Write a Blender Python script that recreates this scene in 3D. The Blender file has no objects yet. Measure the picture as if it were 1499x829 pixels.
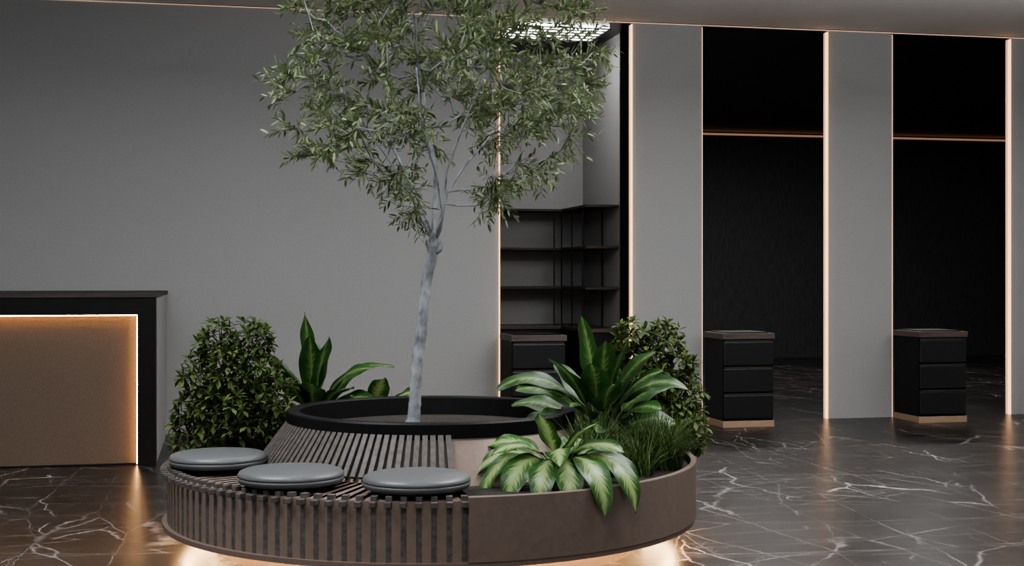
import bpy, math, random
import numpy as np
from mathutils import Vector, Matrix
random.seed(7); rng=np.random.default_rng(7)
scene=bpy.context.scene
col=scene.collection
H=3.8

# ---------------------------------------------------------------- materials
def newmat(name):
    m=bpy.data.materials.new(name); m.use_nodes=True
    nt=m.node_tree; b=nt.nodes['Principled BSDF']
    return m,nt,b
def N(nt,t,**kw):
    n=nt.nodes.new(t)
    for k,v in kw.items(): setattr(n,k,v)
    return n
def ramp(nt,fac,stops,interp='LINEAR'):
    r=N(nt,'ShaderNodeValToRGB'); cr=r.color_ramp; cr.interpolation=interp
    while len(cr.elements)<len(stops): cr.elements.new(0.5)
    for e,(p,c) in zip(cr.elements,stops):
        e.position=p; e.color=(c[0],c[1],c[2],1) if not isinstance(c,(int,float)) else (c,c,c,1)
    nt.links.new(fac,r.inputs['Fac']); return r.outputs['Color']
def mapping(nt,scale=(1,1,1),rot=(0,0,0),coord='Object'):
    tc=N(nt,'ShaderNodeTexCoord'); mp=N(nt,'ShaderNodeMapping')
    mp.inputs['Scale'].default_value=scale; mp.inputs['Rotation'].default_value=rot
    nt.links.new(tc.outputs[coord],mp.inputs['Vector']); return mp.outputs['Vector']
def noise(nt,vec,scale,detail=4,rough=.5,dist=0):
    n=N(nt,'ShaderNodeTexNoise'); n.inputs['Scale'].default_value=scale; n.inputs['Detail'].default_value=detail
    n.inputs['Roughness'].default_value=rough; n.inputs['Distortion'].default_value=dist
    if vec is not None: nt.links.new(vec,n.inputs['Vector'])
    return n
def bump(nt,b,h,strength,dist=.01):
    bp=N(nt,'ShaderNodeBump'); bp.inputs['Strength'].default_value=strength; bp.inputs['Distance'].default_value=dist
    nt.links.new(h,bp.inputs['Height']); nt.links.new(bp.outputs['Normal'],b.inputs['Normal'])
def simple(name,c1,c2=None,rough=.5,metal=0,scale=(20,20,20),nscale=1,bumps=0,spec=.5):
    m,nt,b=newmat(name); c2=c2 or c1
    v=mapping(nt,scale); n=noise(nt,v,nscale,5,.6)
    c=ramp(nt,n.outputs['Fac'],[(.3,c1),(.7,c2)])
    nt.links.new(c,b.inputs['Base Color'])
    b.inputs['Roughness'].default_value=rough; b.inputs['Metallic'].default_value=metal
    b.inputs['Specular IOR Level'].default_value=spec
    if bumps: bump(nt,b,n.outputs['Fac'],bumps)
    return m
def emis(name,c,s):
    m,nt,b=newmat(name)
    b.inputs['Base Color'].default_value=(*c,1); b.inputs['Emission Color'].default_value=(*c,1)
    b.inputs['Emission Strength'].default_value=s; return m

M_wall=simple('painted_grey_wall',(.286,.283,.281),(.316,.313,.311),.62,0,(1,1,1),60,.05,.35)
M_ceil=simple('ceiling_paint',(.64,.635,.63),(.68,.675,.67),.8,0,(1,1,1),8,.02)
M_blk=simple('matt_black',(.005,.005,.0055),(.007,.007,.0075),.5,0,(1,1,1),10,0,.2)
M_blkceil=simple('black_gloss_ceiling',(.014,.011,.010),(.017,.014,.012),.32,0,(1,1,1),3)
M_rear=simple('dark_textured_wall',(.030,.0295,.030),(.060,.059,.060),.7,0,(30,30,5),1,.15)
M_drawer=simple('drawer_black',(.009,.009,.010),(.011,.011,.012),.4,0,(1,1,1),8,0,.35)
M_bronze=simple('bronze_panel',(.17,.125,.103),(.20,.148,.122),.42,.25,(1,1,1),25,.02)
M_brass=simple('copper_trim',(.36,.245,.17),(.40,.275,.19),.4,.3,(1,1,1),10)
M_slat=simple('smoked_oak_slat',(.052,.045,.041),(.118,.102,.094),.55,0,(40,40,40),1,.15,.35)
M_slatback=simple('slat_backing',(.16,.117,.093),(.19,.14,.112),.5,0,(1,1,1),20)
M_woodtop=simple('walnut_top',(.045,.034,.029),(.10,.076,.063),.5,0,(3,40,40),1,.1)
M_darkwood=simple('dark_shelf_wood',(.030,.025,.023),(.06,.049,.043),.6,0,(3,40,40),1,.1,.3)
M_cush=simple('grey_leather',(.085,.087,.090),(.105,.107,.110),.42,0,(1,1,1),120,.08)
M_soil=simple('soil',(.008,.006,.005),(.03,.022,.016),.95,0,(1,1,1),60,.8)
M_fabric=simple('bronze_fabric',(.105,.077,.058),(.14,.104,.080),.8,0,(1,1,1),140,.25,.2)
M_led=emis('warm_led',(1,.60,.32),2.1)
M_ledthin=emis('warm_led_thin',(1,.62,.38),.62)
M_leddim=emis('warm_led_dim',(1,.70,.52),.16)
M_ledrear=emis('warm_led_rear',(1,.55,.32),.26)
M_leddesk=emis('warm_led_desk',(1,.54,.24),30)
M_ledbase=emis('warm_led_base',(1,.62,.30),42)
M_panel=emis('light_diffuser',(1,.99,.98),13)

def marble():
    m,nt,b=newmat('dark_marble')
    v=mapping(nt,(1,1,1))
    nd=noise(nt,v,1.8,8,.62)
    def disp(k):
        add=N(nt,'ShaderNodeVectorMath',operation='MULTIPLY_ADD')
        nt.links.new(nd.outputs['Color'],add.inputs[0]); add.inputs[1].default_value=(k,k,k); nt.links.new(v,add.inputs[2]); return add.outputs[0]
    d1=disp(.34); d2=disp(.11)
    def vor(scale,vec,sc=(1,1,1),rot=0):
        mp=N(nt,'ShaderNodeMapping'); mp.inputs['Scale'].default_value=sc; mp.inputs['Rotation'].default_value=(0,0,rot)
        nt.links.new(vec,mp.inputs['Vector'])
        t=N(nt,'ShaderNodeTexVoronoi',feature='DISTANCE_TO_EDGE'); t.inputs['Scale'].default_value=scale
        nt.links.new(mp.outputs['Vector'],t.inputs['Vector']); return t.outputs['Distance']
    def mul(a,c):
        n=N(nt,'ShaderNodeMath',operation='MULTIPLY'); nt.links.new(a,n.inputs[0])
        if isinstance(c,float): n.inputs[1].default_value=c
        else: nt.links.new(c,n.inputs[1])
        return n.outputs[0]
    def mx(a,c):
        n=N(nt,'ShaderNodeMath',operation='MAXIMUM'); nt.links.new(a,n.inputs[0]); nt.links.new(c,n.inputs[1]); return n.outputs[0]
    m1=ramp(nt,noise(nt,v,.9,4,.65).outputs['Fac'],[(.48,0),(.58,1)])
    m2=ramp(nt,noise(nt,v,1.9,4,.65).outputs['Fac'],[(.37,0.10),(.58,1)])
    v1=mul(ramp(nt,vor(.95,d1,(1.7,.55,1),.35),[(0,1),(.005,.55),(.011,0)]),m1)
    v2=mul(ramp(nt,vor(1.5,d2,(1.6,.30,1),-.9),[(0,1),(.0065,0)]),m2)
    v3=mul(ramp(nt,vor(1.7,d2,(.28,1.5,1),.45),[(0,1),(.0065,0)]),m2)
    v5=mul(ramp(nt,vor(1.2,d2,(.35,1.8,1),1.25),[(0,1),(.0055,0)]),m2)
    v4=mul(ramp(nt,vor(3.6,d1,(1,.7,1),.2),[(0,1),(.011,0)]),m1)
    vein=mx(mx(mul(v1,.9),mul(mx(mx(v2,v3),v5),.46)),mul(v4,.22))
    base=ramp(nt,noise(nt,v,1.6,8,.68).outputs['Fac'],[(.3,(.011,.0094,.0091)),(.7,(.031,.0275,.0265))])
    mix=N(nt,'ShaderNodeMix',data_type='RGBA'); nt.links.new(vein,mix.inputs['Factor'])
    nt.links.new(base,mix.inputs['A']); mix.inputs['B'].default_value=(.48,.45,.435,1)
    nt.links.new(mix.outputs['Result'],b.inputs['Base Color'])
    b.inputs['Roughness'].default_value=.31
    b.inputs['Specular IOR Level'].default_value=.24
    return m
M_marble=marble()

def leafmat(name,stops,pattern='plain',trans=.25,rough=.42,spec=.5):
    m,nt,b=newmat(name)
    g=N(nt,'ShaderNodeNewGeometry')
    c=ramp(nt,g.outputs['Random Per Island'],stops)
    if pattern!='plain':
        uv=N(nt,'ShaderNodeUVMap'); sp=N(nt,'ShaderNodeSeparateXYZ'); nt.links.new(uv.outputs['UV'],sp.inputs[0])
        a=N(nt,'ShaderNodeMath',operation='SUBTRACT'); nt.links.new(sp.outputs['X'],a.inputs[0]); a.inputs[1].default_value=.5
        ab=N(nt,'ShaderNodeMath',operation='ABSOLUTE'); nt.links.new(a.outputs[0],ab.inputs[0])
        vv=N(nt,'ShaderNodeMath',operation='MULTIPLY_ADD'); nt.links.new(ab.outputs[0],vv.inputs[0]); vv.inputs[1].default_value=-.45; nt.links.new(sp.outputs['Y'],vv.inputs[2])
        cb=N(nt,'ShaderNodeCombineXYZ'); nt.links.new(vv.outputs[0],cb.inputs['X']); nt.links.new(sp.outputs['X'],cb.inputs['Y'])
        mp=N(nt,'ShaderNodeMapping'); mp.inputs['Scale'].default_value=(22,1.5,1); nt.links.new(cb.outputs[0],mp.inputs['Vector'])
        n=noise(nt,mp.outputs['Vector'],1.6,3,.6)
        s=N(nt,'ShaderNodeMath',operation='MULTIPLY_ADD'); nt.links.new(n.outputs['Fac'],s.inputs[0])
        s.inputs[1].default_value=.95; nt.links.new(ab.outputs[0],s.inputs[2])
        if pattern=='pale': f=ramp(nt,s.outputs[0],[(.55,.95),(.80,0)])
        else: f=ramp(nt,s.outputs[0],[(.42,.8),(.66,0)])
        rib=ramp(nt,ab.outputs[0],[(.012,1),(.03,0)])
        mm=N(nt,'ShaderNodeMath',operation='MAXIMUM'); nt.links.new(f,mm.inputs[0]); nt.links.new(rib,mm.inputs[1])
        mix=N(nt,'ShaderNodeMix',data_type='RGBA'); nt.links.new(mm.outputs[0],mix.inputs['Factor']); nt.links.new(c,mix.inputs['A'])
        mix.inputs['B'].default_value=(.30,.39,.16,1) if pattern=='pale' else (.20,.30,.10,1)
        c=mix.outputs['Result']
        bump(nt,b,n.outputs['Fac'],.3,.004)
    nt.links.new(c,b.inputs['Base Color']); b.inputs['Roughness'].default_value=rough
    b.inputs['Specular IOR Level'].default_value=spec
    out=nt.nodes['Material Output']
    tr=N(nt,'ShaderNodeBsdfTranslucent'); nt.links.new(c,tr.inputs['Color'])
    ms=N(nt,'ShaderNodeMixShader'); ms.inputs[0].default_value=trans
    nt.links.new(b.outputs[0],ms.inputs[1]); nt.links.new(tr.outputs[0],ms.inputs[2]); nt.links.new(ms.outputs[0],out.inputs['Surface'])
    return m
M_olive=leafmat('olive_leaf',[(0,(.070,.10,.042)),(.5,(.135,.175,.080)),(1,(.235,.28,.15))],rough=.5,spec=.4)
M_shrub=leafmat('shrub_leaf',[(0,(.028,.048,.012)),(.5,(.070,.105,.028)),(1,(.145,.185,.060))],rough=.6,spec=.2)
M_grass=leafmat('grass_blade',[(0,(.02,.045,.012)),(.5,(.05,.09,.025)),(1,(.11,.15,.05))],rough=.6,spec=.25)
M_dief=leafmat('broad_leaf',[(0,(.018,.055,.014)),(1,(.035,.09,.022))],'mid',.2,.35,.4)
M_pale=leafmat('variegated_leaf',[(0,(.018,.065,.012)),(1,(.035,.10,.02))],'pale',.2,.35,.4)
M_stem=simple('green_stem',(.06,.11,.03),(.10,.16,.05),.5,0,(1,1,1),30)
M_twig=simple('shrub_twig',(.06,.045,.035),(.10,.08,.055),.8,0,(1,1,1),60)
M_bark=simple('olive_bark',(.10,.105,.113),(.33,.345,.365),.85,0,(26,26,12),1,.8)

# ---------------------------------------------------------------- mesh helpers
def link(o,parent=None):
    col.objects.link(o)
    if parent is not None: o.parent=parent
    return o
def empty(name,loc=(0,0,0),rz=0):
    o=bpy.data.objects.new(name,None); o.location=loc; o.rotation_euler=(0,0,rz); o.empty_display_size=.1
    return link(o)
class MB:
    def __init__(s): s.v=[];s.f=[];s.m=[];s.uv=[]
    def add(s,vs,fs,mat=0,uvs=None):
        o=len(s.v); s.v.extend([tuple(p) for p in vs])
        for f in fs:
            s.f.append(tuple(i+o for i in f)); s.m.append(mat)
            s.uv.append([uvs[i] for i in f] if uvs else [(0,0)]*len(f))
    def box(s,x0,x1,y0,y1,z0,z1,mat=0):
        s.add([(x0,y0,z0),(x1,y0,z0),(x1,y1,z0),(x0,y1,z0),(x0,y0,z1),(x1,y0,z1),(x1,y1,z1),(x0,y1,z1)],
              [(0,3,2,1),(4,5,6,7),(0,1,5,4),(1,2,6,5),(2,3,7,6),(3,0,4,7)],mat)
    def tube(s,pts,rad,n=8,mat=0,cap=True,jit=0):
        pts=[Vector(p) for p in pts]; vs=[];fs=[]
        ref=Vector((0,0,1))
        d0=(pts[1]-pts[0]).normalized()
        if abs(d0.z)>.9: ref=Vector((1,0,0))
        u=d0.cross(ref).normalized()
        for i,p in enumerate(pts):
            d=(pts[min(i+1,len(pts)-1)]-pts[max(i-1,0)]).normalized()
            u=(u-d*u.dot(d)); u.normalize(); w=d.cross(u)
            for k in range(n):
                a=2*math.pi*k/n; r=rad[i]*(1+jit*(random.random()-.5))
                vs.append(p+u*(r*math.cos(a))+w*(r*math.sin(a)))
        for i in range(len(pts)-1):
            for k in range(n):
                k2=(k+1)%n
                fs.append((i*n+k,i*n+k2,(i+1)*n+k2,(i+1)*n+k))
        if cap:
            fs.append(tuple(range(n-1,-1,-1))); fs.append(tuple((len(pts)-1)*n+k for k in range(n)))
        s.add(vs,fs,mat)
    def sector(s,prof,a0,a1,steps,mat=0,closed=True):
        full=abs(a1-a0)>=359.9; n=len(prof); vs=[];fs=[]
        cnt=steps if full else steps+1
        for i in range(cnt):
            a=math.radians(a0+(a1-a0)*i/steps)
            for r,z in prof: vs.append((r*math.sin(a),-r*math.cos(a),z))
        for i in range(steps):
            j=(i+1)%cnt
            for k in range(n if closed else n-1):
                k2=(k+1)%n
                fs.append((i*n+k,i*n+k2,j*n+k2,j*n+k))
        if not full and closed:
            fs.append(tuple(range(n-1,-1,-1))); fs.append(tuple((cnt-1)*n+k for k in range(n)))
        s.add(vs,fs,mat)
    def rbar(s,a,p0,p1,w,t,mat=0):
        a=math.radians(a); rad=Vector((math.sin(a),-math.cos(a),0)); tan=Vector((math.cos(a),math.sin(a),0))
        A=rad*p0[0]+Vector((0,0,p0[1])); B=rad*p1[0]+Vector((0,0,p1[1]))
        d=(B-A).normalized(); nn=tan.cross(d).normalized()
        vs=[]
        for P in (A,B):
            for sx,sn in ((-1,0),(1,0),(1,1),(-1,1)):
                vs.append(P+tan*(sx*w/2)+nn*(sn*t))
        s.add(vs,[(0,1,2,3),(7,6,5,4),(0,4,5,1),(1,5,6,2),(2,6,7,3),(3,7,4,0)],mat)
    def build(s,name,mats,parent=None,smooth=False,bevel=0,recalc=True):
        me=bpy.data.meshes.new(name); me.from_pydata(s.v,[],s.f); 
        for m in mats: me.materials.append(m)
        me.polygons.foreach_set('material_index',s.m)
        ul=me.uv_layers.new(name='UVMap')
        flat=[c for f in s.uv for q in f for c in q]; ul.data.foreach_set('uv',flat)
        if recalc:
            import bmesh
            bm=bmesh.new(); bm.from_mesh(me); bmesh.ops.recalc_face_normals(bm,faces=bm.faces); bm.to_mesh(me); bm.free()
        if smooth: me.polygons.foreach_set('use_smooth',[True]*len(me.polygons))
        me.update()
        o=bpy.data.objects.new(name,me); link(o,parent)
        if bevel:
            b=o.modifiers.new('bevel','BEVEL'); b.width=bevel; b.segments=2; b.limit_method='ANGLE'
        return o
def box(name,x0,x1,y0,y1,z0,z1,mat,parent=None,bevel=0):
    b=MB(); b.box(x0,x1,y0,y1,z0,z1); return b.build(name,[mat],parent,bevel=bevel)

# ---------------------------------------------------------------- room shell
box('floor',-9,16,-15,10.5,-.1,0,M_marble)
box('ceiling',-9,16,-15,0.0,H,H+.1,M_ceil)
box('ceiling_rear',-9,16,0.002,10.5,H,H+.1,M_blkceil)
box('wall_rear',-1.2,16,9.3,9.45,0,H,M_rear)
box('wall_right',15,15.15,0.1,9.3,0,H,M_blk)
box('trim_1',-1,15,9.27,9.295,H-.05,H-.02,M_ledrear)
wl=empty('wall_front')
box('panel',-9,2.51,0,.08,0,H-.02,M_wall,wl)
box('led_edge',2.511,2.518,-.018,.03,0.0,H-.03,M_led,wl)
for x0,x1 in ((3.795,4.49),(5.78,6.465),(7.755,8.44),(9.73,12.5)):
    p=empty('pillar')
    box('panel',x0,x1,0,.08,0,H-.02,M_wall,p)
    box('led_edge_a',x0-.009,x0-.001,-.020,.02,0,H-.03,M_led,p)
    box('trim_edge_a',x0-.012,x0-.001,.021,.06,0,H-.03,M_ledthin,p)
    box('led_edge_b',x1+.001,x1+.007,-.006,.03,0,H-.03,M_ledthin,p)
box('trim_2',-9,12.5,-.010,-.001,H-.018,H-.008,M_leddim)

# alcove
box('wall_alcove_rear',1.1,3.86,2.04,2.14,0,H,M_wall)
sw=empty('wall_alcove_side')
box('panel',3.86,3.955,.62,2.14,0,H,M_wall,sw)
box('end_cap',3.858,3.957,.60,.62,0,H,M_blk,sw)
box('wall_alcove_left',1.0,1.1,.1,2.14,0,H,M_wall)
sh=empty('corner_shelf')
b=MB()
for z in (2.10,1.69,1.28):
    b.box(1.12,3.515,1.63,2.035,z-.026,z)
    b.box(3.515,3.855,.64,2.035,z-.026,z)
b.build('boards',[M_darkwood],sh,bevel=.003)
b=MB()
for x,y in ((3.52,1.64),(3.44,1.64),(3.52,1.2),(3.52,.78),(3.84,1.2),(2.2,1.64),(1.14,1.64)):
    b.box(x-.006,x+.006,y-.006,y+.006,.87,2.072)
b.build('posts',[M_blk],sh)
b=MB()
b.box(1.12,3.515,1.63,2.035,.83,.87,0); b.box(3.515,3.855,.64,2.035,.83,.87,0)
b.box(1.12,3.515,1.66,2.035,0,.83,1); b.box(3.54,3.855,.66,2.035,0,.83,1)
b.build('base_cabinet',[M_woodtop,M_drawer],sh,bevel=.003)
cl=empty('ceiling_light_panel')
box('diffuser',2.75,3.66,.30,1.0,H-.02,H-.001,M_panel,cl)
b=MB()
for i in range(9): b.box(2.75+i*.11375-.006,2.75+i*.11375+.006,.29,1.01,H-.032,H-.02)
for i in range(6): b.box(2.74,3.67,.30+i*.14-.006,.30+i*.14+.006,H-.032,H-.02)
b.build('grille',[M_blk],cl)

# ---------------------------------------------------------------- drawer units
def drawer_unit(x):
    e=empty('drawer_cabinet',(x,-.573,0))
    box('plinth',.0,.5,.0,.5,0,.06,M_brass,e,.003)
    box('carcass',.005,.495,.02,.5,.06,.81,M_blk,e,.004)
    b=MB()
    for i in range(3):
        z0=.075+i*.245; b.box(.008,.492,-.004,.022,z0,z0+.225)
    b.build('drawers',[M_drawer],e,bevel=.012)
    b=MB()
    for i in range(3):
        z0=.075+i*.245; b.box(.02,.48,.004,.03,z0+.226,z0+.236)
    b.build('pulls',[M_darkwood],e)
    box('worktop',-.005,.505,-.008,.505,.81,.865,M_woodtop,e,.004)
    box('hob_plate',.04,.46,.04,.46,.865,.874,M_blk,e,.002)
for x in (2.51,4.487,6.445): drawer_unit(x)

# ---------------------------------------------------------------- reception desk
rd=empty('reception_desk')
X1=-.473; Y0=-2.03; X0=-4.6; HD=1.265
box('worktop',X0,X1+.01,Y0-.01,-.01,HD-.03,HD,M_darkwood,rd,.003)
b=MB()
b.box(X0,X1,Y0,Y0+.14,HD-.155,HD-.03)
b.box(X1-.13,X1,Y0,Y0+.14,0,HD-.155)
b.box(X0,X0+.13,Y0,Y0+.14,0,HD-.155)
b.build('frame',[M_blk],rd,bevel=.002)
box('side_panel',X1-.06,X1-.001,Y0+.14,-.012,0,HD-.03,M_wall,rd)
box('front_panel',X0+.13,X1-.13,Y0+.09,Y0+.12,0,HD-.155,M_fabric,rd)
box('led_top',X0+.14,X1-.135,Y0+.045,Y0+.057,HD-.164,HD-.157,M_leddesk,rd)
box('led_side',X1-.139,X1-.132,Y0+.045,Y0+.057,0.01,HD-.17,M_leddesk,rd)
box('plinth',X0+.13,X1-.13,Y0+.06,Y0+.09,0,.012,M_blk,rd)

# ---------------------------------------------------------------- circular planter bench
C=Vector((1.097,-5.169,0)); RZ=math.radians(-12)
def L(x,y,z=0):
    c,s=math.cos(RZ),math.sin(RZ)
    return Vector((C.x+x*c-y*s,C.y+x*s+y*c,z))
pb=empty('circular_planter_bench',C,RZ)
A0,A1=-102,10
ZB,ZT=.15,.438
b=MB()
b.sector([(1.10,0),(1.12,0),(1.12,ZB+.01),(1.10,ZB+.01)],0,360,96)
b.build('plinth',[M_bronze],pb,smooth=False)
b=MB(); b.sector([(1.26,ZB-.045),(1.29,ZB-.045),(1.29,ZB-.002),(1.26,ZB-.002)],0,360,96)
b.build('led_ring',[M_ledbase],pb)
b=MB(); b.sector([(1.335,ZB-.024),(1.395,ZB-.024),(1.395,ZB),(1.335,ZB)],0,360,120)
b.build('skirt',[M_bronze],pb)
b=MB()
b.sector([(.88,ZB),(1.37,ZB),(1.37,ZT-.022),(.88,ZT-.022)],A0,A1,60)
b.sector([(.885,ZT-.03),(.89,ZT-.02),(.735,.625),(.70,.625),(.70,ZT-.03)],A0,A1,60)
b.build('bench_body',[M_slatback],pb)
b=MB()
b.sector([(.88,ZB),(1.40,ZB),(1.402,ZB+.003),(1.402,ZT-.003),(1.40,ZT),(1.375,ZT),(1.372,ZT-.003),(1.372,.39),(.88,.39)],A1,360+A0,120)
b.sector([(.90,.39),(.745,.63),(.70,.63),(.70,.39)],A1,360+A0,120)
b.build('planter_shell',[M_bronze],pb,smooth=False)
b=MB(); b.sector([(.88,.37),(1.373,.37),(1.373,.402),(1.2,.415),(1.05,.415),(.885,.405)],A1+1,359+A0,120)
b.build('soil',[M_soil],pb)
b=MB()
npch=int((A1-A0)/2.75)
for i in range(npch+1):
    a=A0+.6+(A1-A0-1.2)*i/npch
    b.rbar(a,(.885,ZT-.022),(1.405,ZT-.022),.029,.024)
    b.rbar(a,(1.37,ZT-.0),(1.37,ZB-.004),.029,.036)
    b.rbar(a,(.892,ZT-.004),(.742,.632),.026,.02)
b.build('slats',[M_slat],pb,bevel=.002)
b=MB()
b.sector([(.745,.612),(.765,.62),(.768,.682),(.762,.69),(.705,.69),(.70,.682),(.69,.58),(.69,.56),(.70,.56)],0,360,128)
b.build('bowl_rim',[M_blk],pb,smooth=False,bevel=0)
b=MB(); b.sector([(0.001,.59),(.35,.60),(.695,.585),(.695,.55),(.001,.55)],0,360,64)
b.build('bowl_soil',[M_soil],pb)
def cushion(x,y):
    R=.245; b=MB(); z0=ZT+.0035
    prof=[(.001,z0),(R-.03,z0),(R-.008,z0+.008),(R,z0+.024),(R-.002,z0+.030),(R-.006,z0+.0325),(R-.002,z0+.035),(R-.001,z0+.042),(R-.010,z0+.056),(R-.03,z0+.064),(.12,z0+.070),(.001,z0+.071)]
    b.sector(prof,0,360,72,closed=False)
    o=b.build('seat_cushion',[M_cush],None,smooth=True); o.location=L(x,y); return o
cushion(-1.05,-.41); cushion(-.59,-.99); cushion(.0,-1.145)

# ---------------------------------------------------------------- vegetation helpers
def rot_to(d,roll=0):
    d=d/np.linalg.norm(d); ref=np.array([0,0,1.]) if abs(d[2])<.95 else np.array([1.,0,0])
    s=np.cross(d,ref); s/=np.linalg.norm(s); u=np.cross(s,d)
    c,sn=math.cos(roll),math.sin(roll)
    s2=s*c+u*sn; u2=-s*sn+u*c
    return np.stack([s2,d,u2],axis=1)
class Inst:
    def __init__(s,tv,tf,tuv=None): s.tv=np.array(tv,float); s.tf=tf; s.R=[];s.P=[];s.S=[]
    def put(s,p,d,scale,roll=0,wid=1): 
        s.R.append(rot_to(np.array(d,float),roll)); s.P.append(p); s.S.append((scale*wid,scale,scale))
    def into(s,mb,mat):
        n=len(s.tv); V=np.einsum('nij,nvj->nvi',np.array(s.R),s.tv[None]*np.array(s.S)[:,None,:])+np.array(s.P)[:,None,:]
        V=V.reshape(-1,3); o=len(mb.v); mb.v.extend(map(tuple,V.tolist()))
        for i in range(len(s.R)):
            k=o+i*n
            for f in s.tf: mb.f.append(tuple(j+k for j in f)); mb.m.append(mat); mb.uv.append([(0,0)]*len(f))
lance_v=[(0,0,0),(-.09,.3,.03),(.09,.3,.03),(-.085,.65,.01),(.085,.65,.01),(0,1,-.06),(0,.3,0),(0,.65,-.02)]
lance_f=[(0,6,1),(0,2,6),(1,6,7,3),(6,2,4,7),(3,7,5),(7,4,5)]
obov_v=[(0,0,0),(-.14,.35,.04),(.14,.35,.04),(-.20,.66,.03),(.20,.66,.03),(0,1,-.12),(0,.35,0),(0,.66,-.03)]

# ---------------------------------------------------------------- olive tree
def olive():
    tree=empty('olive_tree',L(0,0,0),RZ)
    base=Vector((-.105,.02,.585))
    trunk=[base,Vector((-.09,.02,.75)),Vector((-.065,.01,1.0)),Vector((-.05,.0,1.17)),Vector((-.025,.0,1.36)),Vector((.0,0,1.50)),Vector((.012,0,1.57))]
    pts=[];rad=[]
    for i in range(len(trunk)-1):
        for k in range(8):
            t=k/8; p=trunk[i].lerp(trunk[i+1],t); pts.append(p)
    pts.append(trunk[-1])
    for i,p in enumerate(pts):
        t=i/(len(pts)-1); r=.033-.007*t
        r+=.010*math.exp(-t*30)+ .0035*max(0,math.sin(i*1.35))**4 + .010*math.exp(-((t-.955)/.04)**2)
        rad.append(r)
        p.x+=.004*math.sin(i*.35); p.y+=.004*math.cos(i*.4)
    e=pts[-1]; rad[-1]=.027
    pts+= [e+Vector((.002,0,.02)),e+Vector((.003,0,.045)),e+Vector((.003,0,.075))]; rad+=[.026,.021,.006]
    tb=MB(); tb.tube(pts,rad,14,0,True,.12)
    tb.tube([e+Vector((.0,-.01,-.06)),e+Vector((.032,-.012,-.03)),e+Vector((.046,-.012,.0)),e+Vector((.044,-.012,.02))],[.014,.019,.015,.004],8,0,True,.2)
    tb.tube([e+Vector((.0,0,-.03)),e+Vector((-.03,-.015,0)),e+Vector((-.036,-.015,.018))],[.012,.014,.004],8,0,True,.2)
    nodes=[Vector((.014,0,1.57))]; par=[-1]
    def addpath(i0,ps):
        last=i0
        for p in ps: nodes.append(Vector(p)); par.append(last); last=len(nodes)-1
        return last
    mains=[[(-.03,0,1.65),(-.10,-.04,1.80),(-.20,-.08,1.98),(-.32,-.14,2.15),(-.45,-.18,2.35)],
           [(.01,.01,1.66),(.015,.03,1.80),(.02,.06,1.98),(-.03,.1,2.2),(-.08,.14,2.5),(-.10,.15,2.8)],
           [(.05,-.02,1.64),(.07,-.04,1.78),(.085,-.08,1.95),(.16,-.12,2.15),(.27,-.18,2.4),(.34,-.2,2.7)],
           [(.045,.03,1.70),(.08,.10,1.85),(.17,.2,2.0),(.33,.3,2.2),(.5,.38,2.4)],
           [(-.02,.04,1.68),(-.1,.14,1.85),(-.22,.28,2.1),(-.34,.4,2.4)],
           [(.06,-.04,1.7),(.04,-.16,1.9),(-.03,-.3,2.15),(-.05,-.4,2.45)]]
    for m in mains: addpath(0,m)
    def rmax(z):
        zs=[1.74,1.82,1.94,2.04,2.15,2.35,2.6,2.9,3.2,3.45,3.6]; rs=[.20,.36,.54,.72,.86,.90,.90,.85,.76,.5,.15]
        return float(np.interp(z,zs,rs))
    targets=[]
    tries=0
    while len(targets)<265 and tries<60000:
        tries+=1
        z=random.uniform(1.74,3.42); R=rmax(z); r=R*math.sqrt(random.uniform(.0,1))*.97; a=random.uniform(0,2*math.pi)
        if z<2.12 and r<R*(.70-(z-1.76)*.8): continue
        p=Vector((.085+r*math.cos(a),r*math.sin(a)*.95,z))
        if math.sin(p.x*7+1)*math.sin(p.y*6+2)*math.sin(p.z*6.5)<-.50: continue
        if z<2.1 and abs(a%math.pi-math.pi/2)<.5 : continue
        if all((p-q).length>.114 for q in targets): targets.append(p)
    f0=nodes[0]
    targets.sort(key=lambda p:(p-f0).length)
    ends=[]
    for p in targets:
        best=None;bd=1e9; dp=(p-f0).length
        for i,q in enumerate(nodes):
            if i==0: continue
            d=(p-q).length + max(0,(q-f0).length-dp+.02)*3 + (.25 if q.z>p.z+.05 else 0)
            if d<bd: bd=d;best=i
        q=nodes[best]; n=max(2,int((p-q).length/.09))
        mid=[]
        for k in range(1,n+1):
            t=k/n; w=q.lerp(p,t); w.z+=-.03*math.sin(t*math.pi)*(1 if p.z>q.z else -1); 
            if k<n: w+=Vector([random.uniform(-.014,.014) for _ in range(3)])
            mid.append(w)
        ends.append(addpath(best,mid))
    n=len(nodes); ch=[[] for _ in range(n)]
    for i in range(1,n): ch[par[i]].append(i)
    R=[0]*n
    for i in range(n-1,-1,-1):
        R[i]=.0023 if not ch[i] else sum(R[c]**2.35 for c in ch[i])**(1/2.35)
    R=[min(r*1.0,.0165) for r in R]
    stack=[(0,c) for c in ch[0]]
    while stack:
        s0,c=stack.pop(); chain=[s0,c]; 
        while ch[chain[-1]]:
            cs=sorted(ch[chain[-1]],key=lambda k:-R[k]); 
            for o in cs[1:]: stack.append((chain[-1],o))
            chain.append(cs[0])
        rr=[R[i] for i in chain]; rr[0]=R[chain[1]]
        tb.tube([nodes[i] for i in chain],rr,7 if rr[0]>.008 else 5,0,True)
    tb.build('trunk_and_branches',[M_bark],tree,smooth=True)
    lf=Inst(lance_v,lance_f); tw=MB()
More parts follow.
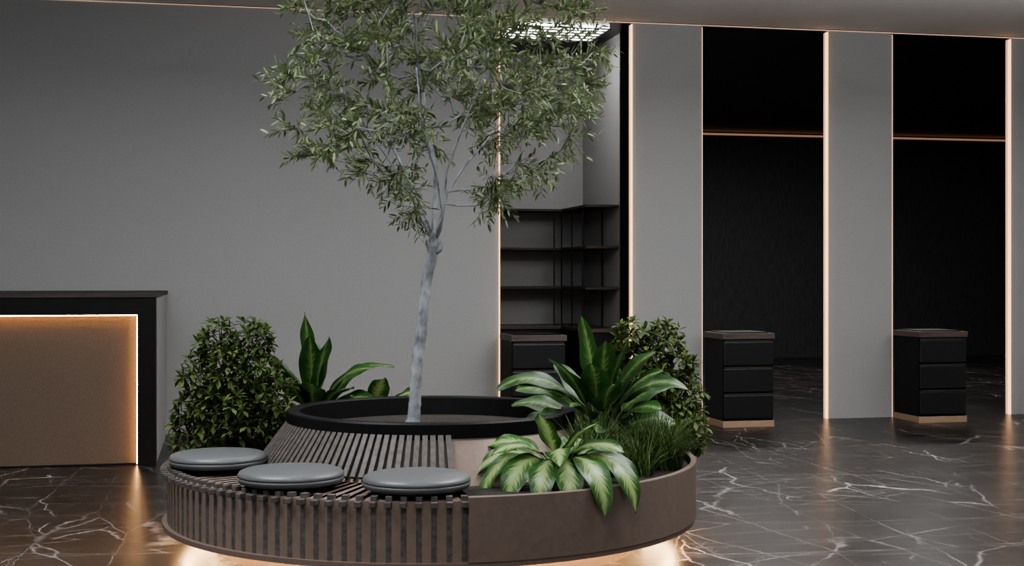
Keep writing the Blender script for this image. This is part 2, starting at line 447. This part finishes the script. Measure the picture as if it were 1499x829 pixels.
    def twig(p,d,ln):
        d=d.normalized(); pts=[p]; q=Vector(p); cur=Vector(d)
        k=5
        for i in range(k):
            cur=(cur+Vector((random.uniform(-.14,.14),random.uniform(-.14,.14),random.uniform(-.18,.12)))).normalized()
            q=q+cur*(ln/k); pts.append(Vector(q))
        tw.tube(pts,[.0020-.0011*i/k for i in range(k+1)],3,0,False)
        m=int(ln/.0125)
        for i in range(1,m+1):
            t=i/m*k; i0=min(int(t),k-1); pp=pts[i0].lerp(pts[i0+1],t-i0); dd=(pts[i0+1]-pts[i0]).normalized()
            side=Vector((random.uniform(-1,1),random.uniform(-1,1),random.uniform(-1,1))); side-=dd*side.dot(dd)
            if side.length<1e-3: continue
            side.normalize(); ld=dd*random.uniform(.5,1.1)+side*.75+Vector((0,0,random.uniform(-.1,.2)))
            lf.put(tuple(pp),tuple(ld),random.uniform(.040,.064),random.uniform(-.9,.9),random.uniform(1.0,1.4))
    cen=Vector((.06,0,2.35))
    for e in ends:
        p=nodes[e]; out=(p-cen); out.normalize()
        for k in range(random.randint(6,8)):
            d=out*.6+Vector((random.uniform(-1,1),random.uniform(-1,1),random.uniform(-.7,.9)))
            twig(p,d,random.uniform(.09,.18))
    for i in range(1,n):
        if R[i]<.004 and random.random()<.3 and nodes[i].z>1.95:
            d=(nodes[i]-nodes[par[i]]).normalized()+Vector((random.uniform(-1,1),random.uniform(-1,1),random.uniform(-.6,.8)))
            twig(nodes[i],d,random.uniform(.08,.16))
    lf.into(tw,1)
    print('leaves',len(lf.R),len(targets))
    tw.build('foliage',[M_twig,M_olive],tree,recalc=False)
olive()

# ---------------------------------------------------------------- shrubs (lobed crowns of leaf rosettes)
def shrub(x,y,z0,lobes,count,seed,mind=.0024):
    random.seed(seed); o=MB(); lf=Inst(obov_v,lance_f)
    lob=[(Vector(l[:3]),l[3]) for l in lobes]; W=[l[1]**2 for l in lob]
    pts=[]; t=0
    while len(pts)<count and t<60000:
        t+=1
        c,r=random.choices(lob,W)[0]
        u=Vector((random.gauss(0,1),random.gauss(0,1),random.gauss(0,1))).normalized()
        p=c+u*(r*random.uniform(.3,1.25)**.5)
        if p.z<.03: continue
        if any((p-c2).length<r2*.6 for c2,r2 in lob) and random.random()<.8: continue
        if all((p-q[0]).length_squared>mind for q in pts): pts.append((p,u,c))
    for c,r in lob:
        pth=[Vector((c.x*.1,c.y*.1,0)),Vector((c.x*.5,c.y*.5,c.z*.55)),c+Vector((0,0,r*.3))]
        o.tube(pth,[.010,.007,.003],5,0)
    for p,u,c in pts:
        out=(u+Vector((random.uniform(-.3,.3),random.uniform(-.3,.3),.35))).normalized()
        inner=p-out*.08; o.tube([c.lerp(p,.35),inner.lerp(p,.6),p],[.003,.0025,.002],3,0,False)
        s1=out.cross(Vector((.3,.5,.8))).normalized(); s2=out.cross(s1)
        m=random.randint(7,10); ph=random.random()*6
        for k in range(m):
            a=ph+k*2.4; el=.05+.9*(k/m)
            d=out*el+ (s1*math.cos(a)+s2*math.sin(a))*(1-.3*k/m)
            lf.put(tuple(p+out*.014*(k/m)),tuple(d),random.uniform(.062,.090)*(1-.35*k/m),random.uniform(-.3,.3),1.0)
    lf.into(o,1); print('shrub',len(pts))
    ob=o.build('shrub',[M_twig,M_shrub],None,recalc=False); ob.location=L(x,y,z0); ob.rotation_euler=(0,0,RZ); return ob
shrub(-1.10,.27,.405,[(-.09,0,.61,.11),(.07,.05,.62,.10),(-.19,-.02,.45,.10),(.11,.02,.46,.12),(.22,-.03,.30,.12),(-.18,.03,.24,.14),(.0,-.12,.22,.17),(0,.12,.3,.17),(-.24,-.05,.13,.10),(-.03,-.06,.42,.15),(.20,-.05,.13,.13),(.02,-.18,.1,.1)],340,3)
shrub(1.18,.34,.405,[(-.08,0,.64,.08),(.10,.02,.63,.08),(-.12,0,.49,.10),(.16,0,.48,.09),(.22,.02,.34,.09),(.0,-.06,.38,.12),(.15,-.04,.20,.13),(-.08,.02,.2,.14),(.22,-.05,.12,.10),(.02,.02,.52,.11)],290,5)

# ---------------------------------------------------------------- broad-leaf plants
def bleaf(mb,base,az,el,ln,wid,droop,pet=.28,mat=0,fold=.22,twist=0,early=1.3):
    n=24; pts=[Vector(base)]; p=Vector(base)
    ds=[]
    for i in range(n):
        t=(i+.5)/n; e2=el-droop*(t**early)
        d=Vector((math.cos(e2)*math.sin(az),-math.cos(e2)*math.cos(az),math.sin(e2))); ds.append(d)
        p=p+d*(ln/n); pts.append(Vector(p))
    k=int(n*pet); 
    mb.tube(pts[:k+2],[.008-.0045*i/max(k,1) for i in range(k+2)],6,1,False)
    tan=Vector((math.cos(az),math.sin(az),0)); 
    vs=[];uv=[];fs=[];m=n-k
    US=(-1,-.66,-.33,0,.33,.66,1)
    for i in range(k,n+1):
        t=(i-k)/m; w=wid*.5*((math.sin(math.pi*t**.85))**.72 if 0<t<1 else 0.01)
        d=ds[min(i,n-1)]; up=tan.cross(d).normalized()
        tn=(tan+up*twist).normalized(); up2=tn.cross(d).normalized()
        for j,u in enumerate(US):
            wav=.007*math.sin(t*13+(3 if u>0 else 0)+az*5)*u*u
            arch=fold*w*(abs(u)*1.5-abs(u)**2*1.4)
            vs.append(pts[i]+tn*(u*w)+up2*(arch+wav)); uv.append(((u+1)/2,t))
    q=len(US)
    for i in range(m):
        for j in range(q-1):
            a=i*q+j; fs.append((a,a+1,a+q+1,a+q))
    mb.add(vs,fs,mat,uv)
def broad(name,x,y,z0,leaves,mat,early=1.3,pet=.25,tw=.5):
    o=MB()
    o.tube([(0,0,0),(0,0,.10)],[.022,.016],8,1)
    for (az,el,ln,wd,dr) in leaves:
        a=math.radians(az+random.uniform(-5,5)); 
        t=random.uniform(-tw,tw)-.55*math.sin(a)
        bleaf(o,(.012*math.sin(a),-.012*math.cos(a),.04),a,math.radians(el),ln,wd,math.radians(dr),pet=pet,twist=t,early=early)
    ob=o.build(name,[mat,M_stem],None,smooth=True,recalc=False); ob.location=L(x,y,z0); ob.rotation_euler=(0,0,RZ); return ob
random.seed(11)
# left rear plant
broad('dieffenbachia',-.76,.86,.41,[(-20,88,.74,.16,15),(-75,78,.62,.15,80),(30,82,.68,.16,45),(62,78,.64,.14,85),(80,76,.72,.10,92),(-50,78,.62,.16,55),
 (110,74,.54,.12,60),(-130,70,.6,.13,50),(180,75,.62,.13,40),(40,66,.54,.15,75),(-25,68,.54,.17,65),(75,60,.50,.13,80),(-80,58,.42,.14,80),(5,68,.52,.16,65),(50,54,.44,.14,70),(-60,50,.38,.13,80),(5,84,.64,.15,30),(-35,78,.58,.14,55)],M_dief,pet=.40,early=1.5)
# right rear plant
broad('dieffenbachia',.90,.02,.41,[(-35,86,.76,.17,22),(30,82,.70,.165,38),(-78,76,.80,.12,120),(-66,72,.66,.145,95),(-95,60,.58,.14,85),(-50,76,.66,.16,55),
 (72,78,.70,.12,110),(55,76,.64,.15,70),(8,74,.60,.17,75),(-24,66,.54,.17,80),(45,64,.54,.15,85),(100,70,.58,.13,75),(150,75,.6,.15,50),(-140,72,.62,.15,55),
 (-68,54,.52,.15,85),(82,54,.48,.14,90),(-48,58,.50,.16,85),(58,48,.44,.15,85),(-3,54,.46,.17,85),(0,84,.66,.16,35),(-10,80,.62,.16,60),(65,84,.66,.14,60)],M_dief,pet=.42,early=1.6)
# front variegated plant
broad('dieffenbachia',.64,-.83,.41,[(-92,66,.50,.10,135),(-70,70,.54,.12,165),(-44,70,.50,.13,165),(-16,68,.50,.135,165),(12,70,.52,.135,168),(34,68,.58,.14,165),(52,68,.62,.135,162),
 (74,68,.54,.12,150),(94,68,.46,.11,130),(-25,86,.40,.13,60),(40,84,.42,.13,75),(-115,70,.44,.11,100),(150,68,.4,.12,90),(62,78,.44,.12,110),(-58,80,.42,.12,115),(-2,84,.42,.13,130)],M_pale,early=.9,pet=.30,tw=.3)
# small rear one
broad('dieffenbachia',-.42,1.05,.41,[(70,70,.44,.12,70),(100,55,.36,.10,50),(20,80,.44,.13,60),(-60,60,.36,.10,60),(180,70,.4,.1,50),(50,66,.46,.12,70),(-20,70,.40,.12,70)],M_pale,pet=.4)

# ---------------------------------------------------------------- grass
def grass(x,y,z0,r,count,h,seed):
    random.seed(seed); o=MB()
    for i in range(count):
        a=random.uniform(0,6.283); rr=r*math.sqrt(random.random()); bx,by=rr*math.cos(a),rr*math.sin(a)
        az=random.uniform(0,6.283); el=math.radians(random.uniform(55,88)); ln=h*random.uniform(.5,1.1); dr=math.radians(random.uniform(20,95))
        w=random.uniform(.0022,.004); p=Vector((bx,by,0)); vs=[];n=5
        tn=Vector((math.cos(az),math.sin(az),0))
        for k in range(n+1):
            t=k/n; ww=w*(1-t**1.5)+.0003
            vs+= [p-tn*ww,p+tn*ww]
            e=el-dr*t; p=p+Vector((math.cos(e)*math.sin(az),-math.cos(e)*math.cos(az),math.sin(e)))*(ln/n)
        o.add(vs,[(2*k,2*k+1,2*k+3,2*k+2) for k in range(n)])
    ob=o.build('ornamental_grass',[M_grass],None,recalc=False); ob.location=L(x,y,z0); ob.rotation_euler=(0,0,RZ)
grass(1.17,-.28,.405,.13,560,.36,1)
grass(1.22,-.02,.405,.10,380,.34,2)
grass(1.00,-.52,.405,.13,360,.26,3)
grass(.80,-.60,.405,.10,300,.34,4)
grass(-.36,1.12,.405,.10,200,.30,5)
grass(-.9,.62,.405,.14,260,.30,6)
grass(.2,1.13,.405,.12,160,.26,7)
grass(.86,.75,.405,.14,260,.30,8)
grass(.90,-.28,.405,.12,300,.30,9)

# ---------------------------------------------------------------- lights
w=bpy.data.worlds.new('world'); scene.world=w; w.use_nodes=True
bg=w.node_tree.nodes['Background']; bg.inputs[0].default_value=(.96,.975,1,1); bg.inputs[1].default_value=.55
def area(name,loc,rot,sx,sy,power,c=(1,1,1)):
    l=bpy.data.lights.new(name,'AREA'); l.shape='RECTANGLE'; l.size=sx; l.size_y=sy; l.energy=power; l.color=c
    o=bpy.data.objects.new(name,l); o.location=loc; o.rotation_euler=[math.radians(a) for a in rot]; link(o)
area('ceiling_lamp',(-1.2,-6.5,3.75),(0,0,0),2.0,2.0,215,(.93,.965,1))
area('ceiling_lamp',(3.6,-6.0,3.75),(0,0,0),2.0,2.0,215,(.97,.985,1))
area('ceiling_lamp',(0.9,-9.5,3.75),(12,0,0),2.5,1.5,140,(.97,.985,1))
area('ceiling_fill',(4.5,-3.8,3.2),(180,0,0),9.0,.6,350,(1,.99,.98))  # added fill light, out of view, aimed up to brighten the ceiling
area('rear_room_fill',(7,4.5,3.75),(0,0,0),6,1.0,190,(1,.97,.94))  # added fill so the dark back room reads; no fixture here

scene.view_settings.look='AgX - Medium High Contrast'
# ---------------------------------------------------------------- camera
cd=bpy.data.cameras.new('camera'); cam=bpy.data.objects.new('camera',cd); link(cam)
cam.location=(0,-12.398,1.4); cam.rotation_euler=(math.radians(90),0,math.radians(-12))
cd.sensor_width=36; cd.lens=48.03; cd.shift_y=-11.5/1499; cd.clip_end=200
scene.camera=cam
